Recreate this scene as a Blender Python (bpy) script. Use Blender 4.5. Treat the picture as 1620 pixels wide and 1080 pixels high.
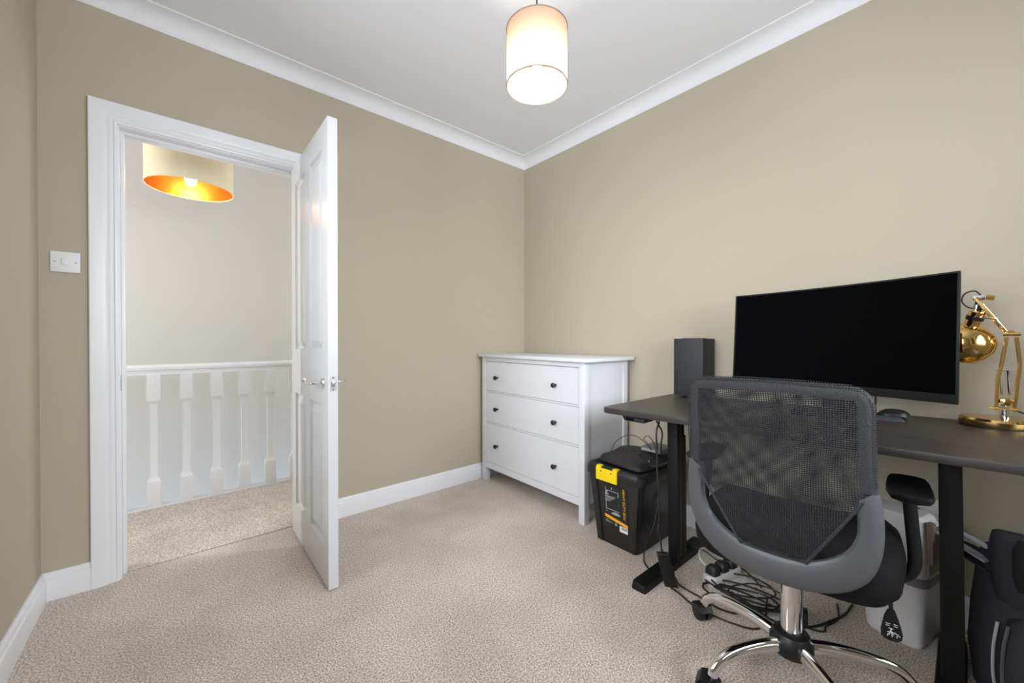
import bpy, bmesh, math, random
from math import sin, cos, pi, radians, sqrt
from mathutils import Vector, Matrix

random.seed(7)
for o in list(bpy.data.objects):
    bpy.data.objects.remove(o)
scene = bpy.context.scene
C = scene.collection

# ------------------------------------------------------------------ camera
cam_d = bpy.data.cameras.new('camera')
cam = bpy.data.objects.new('camera', cam_d)
C.objects.link(cam)
cam.location = (0, 0, 1.06)
cam.rotation_euler = (radians(90 - 0.383), 0, radians(49.536 - 90))
cam_d.sensor_width = 36
cam_d.lens = 614.2 / 1620 * 36
cam_d.clip_start = 0.02
scene.camera = cam

# ------------------------------------------------------------------ light
world = bpy.data.worlds.new('world')
scene.world = world
world.use_nodes = True
world.node_tree.nodes['Background'].inputs[0].default_value = (0.75, 0.85, 1.0, 1)
world.node_tree.nodes['Background'].inputs[1].default_value = 1.0


def area(name, loc, rot, sx, sy, power, col):
    d = bpy.data.lights.new(name, 'AREA')
    d.shape = 'RECTANGLE'
    d.size, d.size_y, d.energy, d.color = sx, sy, power, col
    o = bpy.data.objects.new(name, d)
    o.location, o.rotation_euler = loc, rot
    C.objects.link(o)
    return o


area('window_daylight', (1.0, -1.36, 1.75), (radians(60), 0, 0), 2.0, 1.5, 84, (0.91, 0.955, 1.0))
area('left_side_fill', (-.98, .70, 1.72), (radians(56), 0, radians(-90)), 2.1, 1.6, 62, (0.91, 0.955, 1.0))  # added fill from the left, shining in through the added window
area('stair_end_fill', (-2.55, 3.72, 1.45), (radians(90), 0, radians(-107)), 0.07, 0.7, 40, (1.0, 0.985, 0.96))  # added fill at the landing's left end; no window stands there
area('landing_end_fill', (2.35, 3.3, 1.4), (radians(90), 0, radians(90)), 1.2, 1.4, 14, (1.0, 0.985, 0.96))  # added fill lighting the landing from its right end, no real source

scene.view_settings.view_transform = 'Standard'
scene.view_settings.look = 'None'
scene.view_settings.gamma = 1
scene.view_settings.use_curve_mapping = False
scene.view_settings.exposure = 0.52


# ------------------------------------------------------------------ materials
def srgb(r, g, b):
    f = lambda c: (c / 255 / 12.92) if c / 255 <= 0.04045 else ((c / 255 + 0.055) / 1.055) ** 2.4
    return (f(r), f(g), f(b), 1)


def mat(name, col, rough=0.5, metal=0.0, noise=None, bump=None, spec=0.5, coat=0.0, emit=None, stretch=None):
    """noise=(scale, second colour, amount)  bump=(scale, strength, distance)"""
    m = bpy.data.materials.new(name)
    m.use_nodes = True
    nt = m.node_tree
    b = nt.nodes['Principled BSDF']
    b.inputs['Base Color'].default_value = col
    b.inputs['Roughness'].default_value = rough
    b.inputs['Metallic'].default_value = metal
    b.inputs['Specular IOR Level'].default_value = spec
    b.inputs['Coat Weight'].default_value = coat
    if emit:
        b.inputs['Emission Color'].default_value = emit[0]
        b.inputs['Emission Strength'].default_value = emit[1]
    if noise or bump:
        tc = nt.nodes.new('ShaderNodeTexCoord')
        src = tc.outputs['Object']
        if stretch:
            mp = nt.nodes.new('ShaderNodeMapping')
            mp.inputs['Scale'].default_value = stretch
            nt.links.new(src, mp.inputs[0])
            src = mp.outputs[0]
        if noise:
            n = nt.nodes.new('ShaderNodeTexNoise')
            n.inputs['Scale'].default_value = noise[0]
            n.inputs['Detail'].default_value = 5
            nt.links.new(src, n.inputs['Vector'])
            r = nt.nodes.new('ShaderNodeValToRGB')
            r.color_ramp.elements[0].position = 0.5 - noise[2]
            r.color_ramp.elements[1].position = 0.5 + noise[2]
            r.color_ramp.elements[0].color = col
            r.color_ramp.elements[1].color = noise[1]
            nt.links.new(n.outputs['Fac'], r.inputs[0])
            nt.links.new(r.outputs[0], b.inputs['Base Color'])
        if bump:
            n2 = nt.nodes.new('ShaderNodeTexNoise')
            n2.inputs['Scale'].default_value = bump[0]
            n2.inputs['Detail'].default_value = 3
            nt.links.new(src, n2.inputs['Vector'])
            bp = nt.nodes.new('ShaderNodeBump')
            bp.inputs['Strength'].default_value = bump[1]
            bp.inputs['Distance'].default_value = bump[2]
            nt.links.new(n2.outputs['Fac'], bp.inputs['Height'])
            nt.links.new(bp.outputs[0], b.inputs['Normal'])
    return m


def carpet_mat(name, dark, light, streak=None):
    m = bpy.data.materials.new(name)
    m.use_nodes = True
    nt = m.node_tree
    L = nt.links.new
    b = nt.nodes['Principled BSDF']
    b.inputs['Roughness'].default_value = 0.95
    b.inputs['Specular IOR Level'].default_value = 0.1
    b.inputs['Sheen Weight'].default_value = 0.25
    tc = nt.nodes.new('ShaderNodeTexCoord')
    n1 = nt.nodes.new('ShaderNodeTexNoise')
    n1.inputs['Scale'].default_value = 175
    n1.inputs['Detail'].default_value = 4
    n1.inputs['Roughness'].default_value = 0.65
    n2 = nt.nodes.new('ShaderNodeTexNoise')
    n2.inputs['Scale'].default_value = 3.2
    n2.inputs['Detail'].default_value = 4
    n3 = nt.nodes.new('ShaderNodeTexVoronoi')
    n3.inputs['Scale'].default_value = 330
    for n in (n1, n2, n3):
        L(tc.outputs['Object'], n.inputs['Vector'])
    r = nt.nodes.new('ShaderNodeValToRGB')
    r.color_ramp.elements[0].position = 0.36
    r.color_ramp.elements[1].position = 0.62
    r.color_ramp.elements[0].color = dark
    r.color_ramp.elements[1].color = light
    L(n1.outputs['Fac'], r.inputs[0])
    mr = nt.nodes.new('ShaderNodeMapRange')
    mr.inputs[1].default_value = 0.35
    mr.inputs[2].default_value = 0.65
    mr.inputs[3].default_value = 0.86
    mr.inputs[4].default_value = 1.06
    L(n2.outputs['Fac'], mr.inputs[0])
    mx = nt.nodes.new('ShaderNodeMix')
    mx.data_type = 'RGBA'
    mx.blend_type = 'MULTIPLY'
    mx.inputs[0].default_value = 1
    L(r.outputs[0], mx.inputs[6])
    L(mr.outputs[0], mx.inputs[7])
    L(mx.outputs[2], b.inputs['Base Color'])
    ad = nt.nodes.new('ShaderNodeMath')
    ad.operation = 'SUBTRACT'
    L(n1.outputs['Fac'], ad.inputs[0])
    L(n3.outputs['Distance'], ad.inputs[1])
    bp = nt.nodes.new('ShaderNodeBump')
    bp.inputs['Strength'].default_value = 0.5
    bp.inputs['Distance'].default_value = 0.0035
    L(ad.outputs[0], bp.inputs['Height'])
    L(bp.outputs[0], b.inputs['Normal'])
    return m


def mesh_fabric(name, k, col, thresh, rot=0.0):
    """woven net: procedural holes on a real surface"""
    m = bpy.data.materials.new(name)
    m.use_nodes = True
    nt = m.node_tree
    L = nt.links.new
    b = nt.nodes['Principled BSDF']
    b.inputs['Base Color'].default_value = col
    b.inputs['Roughness'].default_value = 0.6
    b.inputs['Specular IOR Level'].default_value = 0.35
    out = nt.nodes['Material Output']
    uv = nt.nodes.new('ShaderNodeUVMap')
    mp = nt.nodes.new('ShaderNodeMapping')
    mp.inputs['Rotation'].default_value = (0, 0, rot)
    L(uv.outputs[0], mp.inputs[0])
    sp = nt.nodes.new('ShaderNodeSeparateXYZ')
    L(mp.outputs[0], sp.inputs[0])

    def M(op, a, bb=None):
        n = nt.nodes.new('ShaderNodeMath')
        n.operation = op
        for i, v in enumerate((a, bb)):
            if v is None:
                continue
            if isinstance(v, (int, float)):
                n.inputs[i].default_value = v
            else:
                L(v, n.inputs[i])
        return n.outputs[0]
    u, v = sp.outputs[0], sp.outputs[1]
    s1 = M('SINE', M('MULTIPLY', M('ADD', u, v), k))
    s2 = M('SINE', M('MULTIPLY', M('SUBTRACT', u, v), k))
    pr = M('MULTIPLY', s1, s2)
    hole = M('GREATER_THAN', pr, thresh)
    tr = nt.nodes.new('ShaderNodeBsdfTransparent')
    mix = nt.nodes.new('ShaderNodeMixShader')
    L(hole, mix.inputs[0])
    L(b.outputs[0], mix.inputs[1])
    L(tr.outputs[0], mix.inputs[2])
    L(mix.outputs[0], out.inputs[0])
    bp = nt.nodes.new('ShaderNodeBump')
    bp.inputs['Strength'].default_value = 0.6
    bp.inputs['Distance'].default_value = 0.002
    L(pr, bp.inputs['Height'])
    L(bp.outputs[0], b.inputs['Normal'])
    return m


def shade_mat(name, col, transl):
    m = bpy.data.materials.new(name)
    m.use_nodes = True
    nt = m.node_tree
    out = nt.nodes['Material Output']
    nt.nodes.remove(nt.nodes['Principled BSDF'])
    d = nt.nodes.new('ShaderNodeBsdfDiffuse')
    t = nt.nodes.new('ShaderNodeBsdfTranslucent')
    d.inputs[0].default_value = col
    t.inputs[0].default_value = col
    tc = nt.nodes.new('ShaderNodeTexCoord')
    n = nt.nodes.new('ShaderNodeTexNoise')
    n.inputs['Scale'].default_value = 300
    bp = nt.nodes.new('ShaderNodeBump')
    bp.inputs['Strength'].default_value = 0.15
    bp.inputs['Distance'].default_value = 0.001
    nt.links.new(tc.outputs['Object'], n.inputs['Vector'])
    nt.links.new(n.outputs['Fac'], bp.inputs['Height'])
    nt.links.new(bp.outputs[0], d.inputs['Normal'])
    mix = nt.nodes.new('ShaderNodeMixShader')
    mix.inputs[0].default_value = transl
    nt.links.new(d.outputs[0], mix.inputs[1])
    nt.links.new(t.outputs[0], mix.inputs[2])
    nt.links.new(mix.outputs[0], out.inputs[0])
    return m


def glass_mat(name):
    m = bpy.data.materials.new(name)
    m.use_nodes = True
    nt = m.node_tree
    out = nt.nodes['Material Output']
    nt.nodes.remove(nt.nodes['Principled BSDF'])
    t = nt.nodes.new('ShaderNodeBsdfTransparent')
    g = nt.nodes.new('ShaderNodeBsdfGlossy')
    g.inputs['Roughness'].default_value = 0.02
    f = nt.nodes.new('ShaderNodeFresnel')
    mix = nt.nodes.new('ShaderNodeMixShader')
    nt.links.new(f.outputs[0], mix.inputs[0])
    nt.links.new(t.outputs[0], mix.inputs[1])
    nt.links.new(g.outputs[0], mix.inputs[2])
    nt.links.new(mix.outputs[0], out.inputs[0])
    return m


M = {}
M['wall'] = mat('beige_wall_paint', srgb(184, 175, 156), 0.85, noise=(1.5, srgb(186, 177, 158), 0.3), bump=(160, 0.06, 0.002), spec=0.2)
M['hallwall'] = mat('pale_grey_wall_paint', srgb(206, 205, 201), 0.85, bump=(160, 0.06, 0.002), spec=0.2)
M['ceil'] = mat('white_ceiling_paint', srgb(241, 242, 246), 0.9, bump=(120, 0.06, 0.002), spec=0.2)
M['trim'] = mat('white_gloss_trim', srgb(232, 233, 236), 0.32, bump=(40, 0.03, 0.001))
M['cove'] = mat('white_coving_paint', srgb(236, 236, 239), 0.8, bump=(90, 0.04, 0.001), spec=0.25)
M['doorw'] = mat('white_gloss_door_paint', srgb(211, 212, 214), 0.25, bump=(28, 0.03, 0.001), spec=0.35)
M['carpet'] = carpet_mat('beige_carpet', srgb(142, 123, 109), srgb(248, 234, 221))
M['carpet2'] = carpet_mat('landing_carpet', srgb(152, 134, 121), srgb(248, 235, 223))
M['chestw'] = mat('white_stained_furniture', srgb(225, 226, 230), 0.42, noise=(9, srgb(221, 222, 226), 0.25), bump=(60, 0.04, 0.001), stretch=(1, 0.15, 1))
M['knob'] = mat('dark_pewter_metal', srgb(60, 60, 62), 0.35, 0.8, bump=(200, 0.1, 0.0005))
M['chrome'] = mat('polished_chrome', (0.82, 0.82, 0.83, 1), 0.08, 1.0, bump=(12, 0.01, 0.001))
M['satin'] = mat('satin_nickel', (0.56, 0.56, 0.56, 1), 0.28, 1.0, bump=(80, 0.03, 0.0005))
M['brass'] = mat('polished_brass', (0.83, 0.56, 0.2, 1), 0.12, 1.0, bump=(14, 0.015, 0.001))
M['deskwood'] = mat('black_brown_wood_grain', srgb(44, 39, 38), 0.42, noise=(9, srgb(62, 55, 52), 0.28), bump=(14, 0.12, 0.0015), stretch=(7, 0.7, 1), spec=0.6)
M['steel'] = mat('black_powder_coated_steel', srgb(18, 17, 16), 0.5, bump=(500, 0.15, 0.0004), spec=0.3)
M['blackpl'] = mat('black_plastic', srgb(18, 18, 20), 0.42, bump=(260, 0.12, 0.0004))
M['boxpl'] = mat('charcoal_box_plastic', srgb(33, 32, 32), 0.4, bump=(180, 0.1, 0.0005))
M['gloss'] = mat('gloss_black_screen', srgb(7, 7, 8), 0.4, bump=(300, 0.01, 0.0002), spec=0.06)
M['gloss'].node_tree.nodes['Principled BSDF'].inputs['IOR'].default_value = 1.12
M['bezel'] = mat('matt_black_bezel', srgb(17, 17, 18), 0.5, bump=(300, 0.05, 0.0003), spec=0.25)
M['console'] = mat('dark_grey_console_shell', srgb(42, 42, 45), 0.55, bump=(300, 0.06, 0.0003))
M['frame'] = mat('slate_grey_plastic', srgb(84, 85, 89), 0.42, bump=(420, 0.12, 0.0004))
M['seat'] = mat('black_seat_fabric', srgb(9, 9, 10), 0.85, noise=(260, srgb(22, 22, 24), 0.12), bump=(330, 0.6, 0.0015), spec=0.25)
M['net'] = mesh_fabric('charcoal_chair_net', 640, srgb(44, 44, 47), 0.10)
M['net2'] = mesh_fabric('charcoal_chair_net_inner', 640, srgb(36, 36, 39), 0.05)
M['netrim'] = mat('charcoal_net_binding', srgb(54, 55, 59), 0.7, noise=(420, srgb(32, 33, 36), 0.1), bump=(420, 0.7, 0.0015))
M['yellow'] = mat('yellow_clip_plastic', srgb(250, 214, 8), 0.35, bump=(120, 0.04, 0.0005))
M['orange'] = mat('orange_label_print', srgb(240, 175, 28), 0.5, bump=(120, 0.02, 0.0002))
M['labelk'] = mat('black_label_film', srgb(30, 31, 32), 0.3, bump=(90, 0.05, 0.0003))
M['labelg'] = mat('grey_label_print', srgb(165, 168, 168), 0.5, bump=(90, 0.03, 0.0002))
M['white'] = mat('white_plastic', srgb(232, 232, 232), 0.35, bump=(70, 0.02, 0.0004))
M['paper'] = mat('white_sticker_paper', srgb(236, 234, 230), 0.7, bump=(150, 0.04, 0.0002))
M['binw'] = mat('white_bin_plastic', srgb(242, 240, 241), 0.35, bump=(60, 0.02, 0.0005))
M['binshade'] = mat('shaded_bin_lid_taupe', srgb(178, 160, 146), 0.4, bump=(60, 0.02, 0.0005))  # shade on the white lid's side, put into the colour
M['binflap'] = mat('brown_grey_flap_plastic', srgb(138, 122, 115), 0.35, bump=(60, 0.02, 0.0005))
M['liner'] = mat('lilac_bin_liner', srgb(150, 138, 148), 0.3, bump=(45, 0.5, 0.003))
M['bag'] = mat('black_backpack_fabric', srgb(35, 35, 38), 0.8, noise=(300, srgb(47, 47, 51), 0.2), bump=(400, 0.4, 0.001))
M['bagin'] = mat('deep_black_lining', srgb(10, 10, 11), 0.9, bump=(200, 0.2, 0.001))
M['strap'] = mat('pale_grey_webbing', srgb(168, 170, 178), 0.75, bump=(500, 0.4, 0.0008))
M['sleeve'] = mat('black_neoprene', srgb(38, 34, 33), 0.6, bump=(220, 0.25, 0.0006))
M['cable'] = mat('black_cable_rubber', srgb(22, 21, 21), 0.5, bump=(200, 0.05, 0.0003))
M['wcable'] = mat('white_cable_rubber', srgb(205, 200, 194), 0.5, bump=(200, 0.05, 0.0003))
M['greybox'] = mat('grey_tablet_shell', srgb(112, 112, 114), 0.4, 0.3, bump=(200, 0.05, 0.0003))
M['shade'] = shade_mat('peach_white_shade_fabric', (0.40, 0.305, 0.23, 1), 0.4)
M['shadein'] = mat('white_shade_lining', srgb(240, 238, 234), 0.8, bump=(200, 0.05, 0.0003))
M['shaderim'] = mat('taupe_shade_trim', srgb(150, 130, 112), 0.6, bump=(200, 0.1, 0.0004))
M['velvet'] = mat('cream_velvet', srgb(232, 222, 196), 0.75, noise=(4, srgb(220, 205, 170), 0.3), bump=(300, 0.2, 0.0005))
M['gold'] = mat('gold_foil_lining', (0.85, 0.36, 0.045, 1), 0.35, 1.0, bump=(25, 0.25, 0.002))
M['bulb'] = mat('lit_bulb', (1, 1, 1, 1), 0.3, emit=((1.0, 0.92, 0.80, 1), 115), bump=(10, 0.01, 0.0001))
M['bulb2'] = mat('lit_hall_bulb', (1, 1, 1, 1), 0.3, emit=((1.0, 0.93, 0.8, 1), 34), bump=(10, 0.01, 0.0001))
M['gap'] = mat('dark_threshold_gap', srgb(60, 50, 42), 0.6, bump=(80, 0.2, 0.001))
M['glass'] = glass_mat('window_glass')

# ------------------------------------------------------------------ builders
W = {}


def wm(o):
    return W.get(o, Matrix.Identity(4))


def tag(o, label=None, cat=None, group=None, kind=None):
    if label:
        o['label'] = label
    if cat:
        o['category'] = cat
    if group:
        o['group'] = group
    if kind:
        o['kind'] = kind
    return o


def thing(name, label, cat, loc=(0, 0, 0), rz=0.0, group=None, kind=None):
    o = bpy.data.objects.new(name, None)
    o.empty_display_size = 0.1
    C.objects.link(o)
    o.location = loc
    o.rotation_euler = (0, 0, rz)
    W[o] = Matrix.Translation(Vector(loc)) @ Matrix.Rotation(rz, 4, 'Z')
    return tag(o, label, cat, group, kind)


class MB:
    """collects shapes; build() links them as one mesh object"""

    def __init__(s):
        s.v, s.f, s.uv = [], [], None

    def add(s, vs, fs):
        n = len(s.v)
        s.v += [Vector(p) for p in vs]
        s.f += [[n + i for i in f] for f in fs]
        return s

    def box(s, x0, x1, y0, y1, z0, z1):
        vs = [(x, y, z) for z in (z0, z1) for y in (y0, y1) for x in (x0, x1)]
        return s.add(vs, [(0, 2, 3, 1), (4, 5, 7, 6), (0, 1, 5, 4), (2, 6, 7, 3), (0, 4, 6, 2), (1, 3, 7, 5)])

    def frustum(s, b, t):
        """two quads/polys of equal count: bottom loop, top loop"""
        n = len(b)
        fs = [tuple(reversed(range(n))), tuple(range(n, 2 * n))]
        fs += [(i, (i + 1) % n, n + (i + 1) % n, n + i) for i in range(n)]
        return s.add(list(b) + list(t), fs)

    def prism(s, poly, z0, z1):
        return s.frustum([(x, y, z0) for x, y in poly], [(x, y, z1) for x, y in poly])

    def rings(s, rs, cap0=True, cap1=True, closed=False):
        n = len(rs[0])
        vs = [p for r in rs for p in r]
        fs = []
        m = len(rs)
        for j in range(m if closed else m - 1):
            a, b = j * n, ((j + 1) % m) * n
            for i in range(n):
                fs.append((a + i, a + (i + 1) % n, b + (i + 1) % n, b + i))
        if not closed:
            if cap0:
                fs.append(tuple(reversed(range(n))))
            if cap1:
                fs.append(tuple(range((m - 1) * n, m * n)))
        return s.add(vs, fs)

    def lathe(s, prof, c=(0, 0, 0), axis=(0, 0, 1), n=24, cap0=True, cap1=True, closed=False):
        ax = Vector(axis).normalized()
        a = ax.orthogonal().normalized()
        b = ax.cross(a)
        c = Vector(c)
        rs = [[c + ax * h + (a * cos(2 * pi * i / n) + b * sin(2 * pi * i / n)) * max(r, 1e-5) for i in range(n)] for r, h in prof]
        return s.rings(rs, cap0, cap1, closed)

    def cyl(s, p0, p1, r, n=16, r1=None):
        p0, p1 = Vector(p0), Vector(p1)
        d = p1 - p0
        return s.lathe([(r, 0), (r if r1 is None else r1, d.length)], p0, d, n)

    def tube(s, path, r, n=8, flat=None, up=None, smooth=0, radii=None):
        P = [Vector(p) for p in path]
        if smooth:
            P = spline(P, smooth)
        rs = []
        nrm = None
        m = len(P)
        for i, p in enumerate(P):
            t = (P[min(i + 1, m - 1)] - P[max(i - 1, 0)]).normalized()
            if up is not None:
                nrm = Vector(up) - t * t.dot(Vector(up))
            elif nrm is None:
                nrm = t.orthogonal()
            else:
                nrm = nrm - t * t.dot(nrm)
            nrm.normalize()
            bi = t.cross(nrm)
            ra = r if radii is None else radii[0] + (radii[1] - radii[0]) * i / (m - 1)
            fa = ra if flat is None else (flat * ra / r)
            rs.append([p + nrm * (fa * sin(2 * pi * k / n)) + bi * (ra * cos(2 * pi * k / n)) for k in range(n)])
        return s.rings(rs)

    def ribbon(s, path, w, t, up=(0, 0, 1), smooth=0):
        P = [Vector(p) for p in path]
        if smooth:
            P = spline(P, smooth)
        rs = []
        m = len(P)
        for i, p in enumerate(P):
            tg = (P[min(i + 1, m - 1)] - P[max(i - 1, 0)]).normalized()
            u = Vector(up) - tg * tg.dot(Vector(up))
            u.normalize()
            b = tg.cross(u)
            rs.append([p + b * w / 2 + u * t / 2, p - b * w / 2 + u * t / 2, p - b * w / 2 - u * t / 2, p + b * w / 2 - u * t / 2])
        return s.rings(rs)

    def sweep2(s, prof, p0, a0, b0, p1, a1, b1):
        """profile (a,b) swept from p0 to p1, with mitred axes at each end"""
        r = []
        for p, A, B in ((p0, a0, b0), (p1, a1, b1)):
            r.append([Vector(p) + Vector(A) * a + Vector(B) * b for a, b in prof])
        return s.rings(r)

    def build(s, name, m, parent=None, bevel=0.0, seg=2, local=False, smooth=True, angle=35, kind=None, uvf=None):
        inv = wm(parent).inverted() if (parent is not None and not local) else Matrix.Identity(4)
        me = bpy.data.meshes.new(name)
        me.from_pydata([inv @ p for p in s.v], [], s.f)
        bm = bmesh.new()
        bm.from_mesh(me)
        bmesh.ops.recalc_face_normals(bm, faces=bm.faces)
        if bevel > 0:
            ed = [e for e in bm.edges if len(e.link_faces) == 2 and e.calc_face_angle(0) > radians(28)]
            bmesh.ops.bevel(bm, geom=ed, offset=bevel, segments=seg, profile=0.6, affect='EDGES', clamp_overlap=True)
        if uvf:
            lay = bm.loops.layers.uv.new('UVMap')
            for f in bm.faces:
                for lp in f.loops:
                    lp[lay].uv = uvf(lp.vert.co)
        bm.to_mesh(me)
        bm.free()
        if smooth:
            me.shade_smooth()
            me.set_sharp_from_angle(angle=radians(angle))
        me.materials.append(M[m])
        o = bpy.data.objects.new(name, me)
        C.objects.link(o)
        if parent is not None:
            o.parent = parent
            W[o] = wm(parent)
        if kind:
            o['kind'] = kind
        return o


def spline(P, k=6):
    P = [Vector(p) for p in P]
    Q = [P[0] * 2 - P[1]] + P + [P[-1] * 2 - P[-2]]
    out = []
    for i in range(1, len(Q) - 2):
        a, b, c, d = Q[i - 1:i + 3]
        for j in range(k):
            t = j / k
            out.append(0.5 * ((2 * b) + (c - a) * t + (2 * a - 5 * b + 4 * c - d) * t * t + (3 * b - a - 3 * c + d) * t ** 3))
    out.append(P[-1])
    return out


def rrect(x0, x1, y0, y1, r, n=5):
    out = []
    for cx, cy, a0 in ((x1 - r, y0 + r, -90), (x1 - r, y1 - r, 0), (x0 + r, y1 - r, 90), (x0 + r, y0 + r, 180)):
        for i in range(n + 1):
            a = radians(a0 + 90 * i / n)
            out.append((cx + r * cos(a), cy + r * sin(a)))
    return out


def struct(o, label, cat):
    return tag(o, label, cat, kind='structure')


def text_mesh(body, size, m, name, parent, mtx, thick=0.0006):
    """flat lettering as mesh; mtx maps text plane (x right, y up) into the world"""
    cu = bpy.data.curves.new('lettering', 'FONT')
    cu.body = body
    cu.size = size
    cu.extrude = thick
    cu.align_x, cu.align_y = 'CENTER', 'CENTER'
    tmp = bpy.data.objects.new('lettering', cu)
    C.objects.link(tmp)
    dg = bpy.context.evaluated_depsgraph_get()
    me = bpy.data.meshes.new_from_object(tmp.evaluated_get(dg))
    bpy.data.objects.remove(tmp)
    bpy.data.curves.remove(cu)
    me.transform((wm(parent).inverted() if parent else Matrix.Identity(4)) @ mtx)
    me.materials.clear()
    me.materials.append(M[m])
    o = bpy.data.objects.new(name, me)
    C.objects.link(o)
    if parent:
        o.parent = parent
        W[o] = wm(parent)
    return o


# ------------------------------------------------------------------ room shell
X0, Y0 = 2.199, 2.418          # right wall, back wall
XL, YR = -0.433, -0.95         # left wall, wall behind the camera
ZC, ZV = 2.544, 2.4705         # ceiling, lower edge of coving
WT = 0.12
DL, DR, DH = -0.203, 0.507, 1.992   # door opening

o = MB().box(XL - .1, X0 + .1, YR - .1, 2.468, -0.06, 0).build('floor', 'carpet')
struct(o, 'beige speckled carpet covering the room floor', 'floor')
o = MB().box(-2.7, 2.45, 2.474, 3.29, -0.06, 0.002).build('floor_landing', 'carpet2')
struct(o, 'beige landing carpet beyond the doorway', 'floor')
o = MB().box(XL - .1, X0 + .1, YR - .1, Y0 + WT, ZC, ZC + .08).build('ceiling', 'ceil')
struct(o, 'flat white ceiling above the room', 'ceiling')

w = MB()
w.box(XL - .1, DL - .03, Y0, Y0 + WT, 0, ZC)
w.box(DR + .03, X0 + .1, Y0, Y0 + WT, 0, ZC)
w.box(DL - .03, DR + .03, Y0, Y0 + WT, DH + .03, ZC)
struct(w.build('wall_back', 'wall', smooth=False), 'beige painted wall with the open doorway', 'wall')
struct(MB().box(X0, X0 + .1, YR - .1, Y0, 0, ZC).build('wall_right', 'wall', smooth=False), 'beige painted wall behind the desk and chest', 'wall')
SY0, SY1, SZ0, SZ1 = -.05, 1.75, .62, 2.22
w = MB()
w.box(XL - .1, XL, YR - .1, SY0, 0, ZC)
w.box(XL - .1, XL, SY1, Y0, 0, ZC)
w.box(XL - .1, XL, SY0, SY1, 0, SZ0)
w.box(XL - .1, XL, SY0, SY1, SZ1, ZC)
struct(w.build('wall_left', 'wall', smooth=False), 'beige wall strip left of the light switch', 'wall')
win = thing('added_window_2', 'added unseen window with white frame in the left wall', 'window', (XL - .06, .85, SZ0), kind='structure')  # window added out of view to let the side fill in
fr = MB()
for a, b in ((SY0, SY0 + .06), (SY1 - .06, SY1), (.82, .88)):
    fr.box(XL - .085, XL - .035, a, b, SZ0, SZ1)
for a, b in ((SZ0, SZ0 + .06), (SZ1 - .06, SZ1)):
    fr.box(XL - .08, XL - .04, SY0 + .06, SY1 - .06, a, b)
fr.build('window_frame', 'trim', win, smooth=False)
for a, b in ((SY0 + .06, .82), (.88, SY1 - .06)):
    MB().box(XL - .063, XL - .058, a, b, SZ0 + .06, SZ1 - .06).build('pane', 'glass', win, smooth=False)
WX0, WX1, WZ0, WZ1 = 0.1, 1.9, 0.85, 2.2
w = MB()
w.box(XL, WX0, YR - .1, YR, 0, ZC)
w.box(WX1, X0, YR - .1, YR, 0, ZC)
w.box(WX0, WX1, YR - .1, YR, 0, WZ0)
w.box(WX0, WX1, YR - .1, YR, WZ1, ZC)
struct(w.build('wall_front', 'wall', smooth=False), 'beige wall with the window behind the camera', 'wall')
win = thing('window_1', 'white framed window behind the camera', 'window', (1.0, YR - .06, WZ0), kind='structure')
fr = MB()
for a, b in ((WX0, WX0 + .06), (WX1 - .06, WX1), (.97, 1.03)):
    fr.box(a, b, YR - .085, YR - .035, WZ0, WZ1)
for a, b in ((WZ0, WZ0 + .06), (WZ1 - .06, WZ1)):
    fr.box(WX0 + .06, WX1 - .06, YR - .08, YR - .04, a, b)
fr.build('window_frame', 'trim', win, smooth=False)
for a, b in ((WX0 + .06, .97), (1.03, WX1 - .06)):
    MB().box(a, b, YR - .063, YR - .058, WZ0 + .06, WZ1 - .06).build('pane', 'glass', win, smooth=False)

# hallway and stairwell shell
HY = 3.95
struct(MB().box(-2.75, 2.5, HY, HY + .1, -1.7, ZC).build('wall_hall', 'hallwall', smooth=False), 'pale grey stairwell wall seen through the doorway', 'wall')
w = MB()
w.box(-2.85, -2.7, Y0 + WT, HY, -1.7, ZC)
struct(w.build('wall_hall_left', 'hallwall', smooth=False), 'pale grey end wall of the hall to the left', 'wall')
struct(MB().box(2.45, 2.6, Y0 + WT, HY, -1.7, ZC).build('wall_hall_right', 'hallwall', smooth=False), 'pale grey end wall of the hall to the right', 'wall')
struct(MB().box(-2.85, 2.6, Y0 + WT, HY + .1, ZC, ZC + .08).build('ceiling_hall', 'ceil', smooth=False), 'white hall ceiling above the landing', 'ceiling')
struct(MB().box(-2.7, 2.45, 3.29, HY, -1.7, -1.62).build('floor_stairwell', 'carpet2', smooth=False), 'stairwell floor below the landing', 'floor')
w = MB()
w.box(-2.7, DL - .03, Y0 + WT, Y0 + WT + .01, 0, ZC)
w.box(DR + .03, 2.45, Y0 + WT, Y0 + WT + .01, 0, ZC)
w.box(DL - .03, DR + .03, Y0 + WT, Y0 + WT + .01, DH + .03, ZC)
struct(w.build('wall_landing', 'hallwall', smooth=False), 'pale grey landing side of the doorway wall', 'wall')

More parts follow.
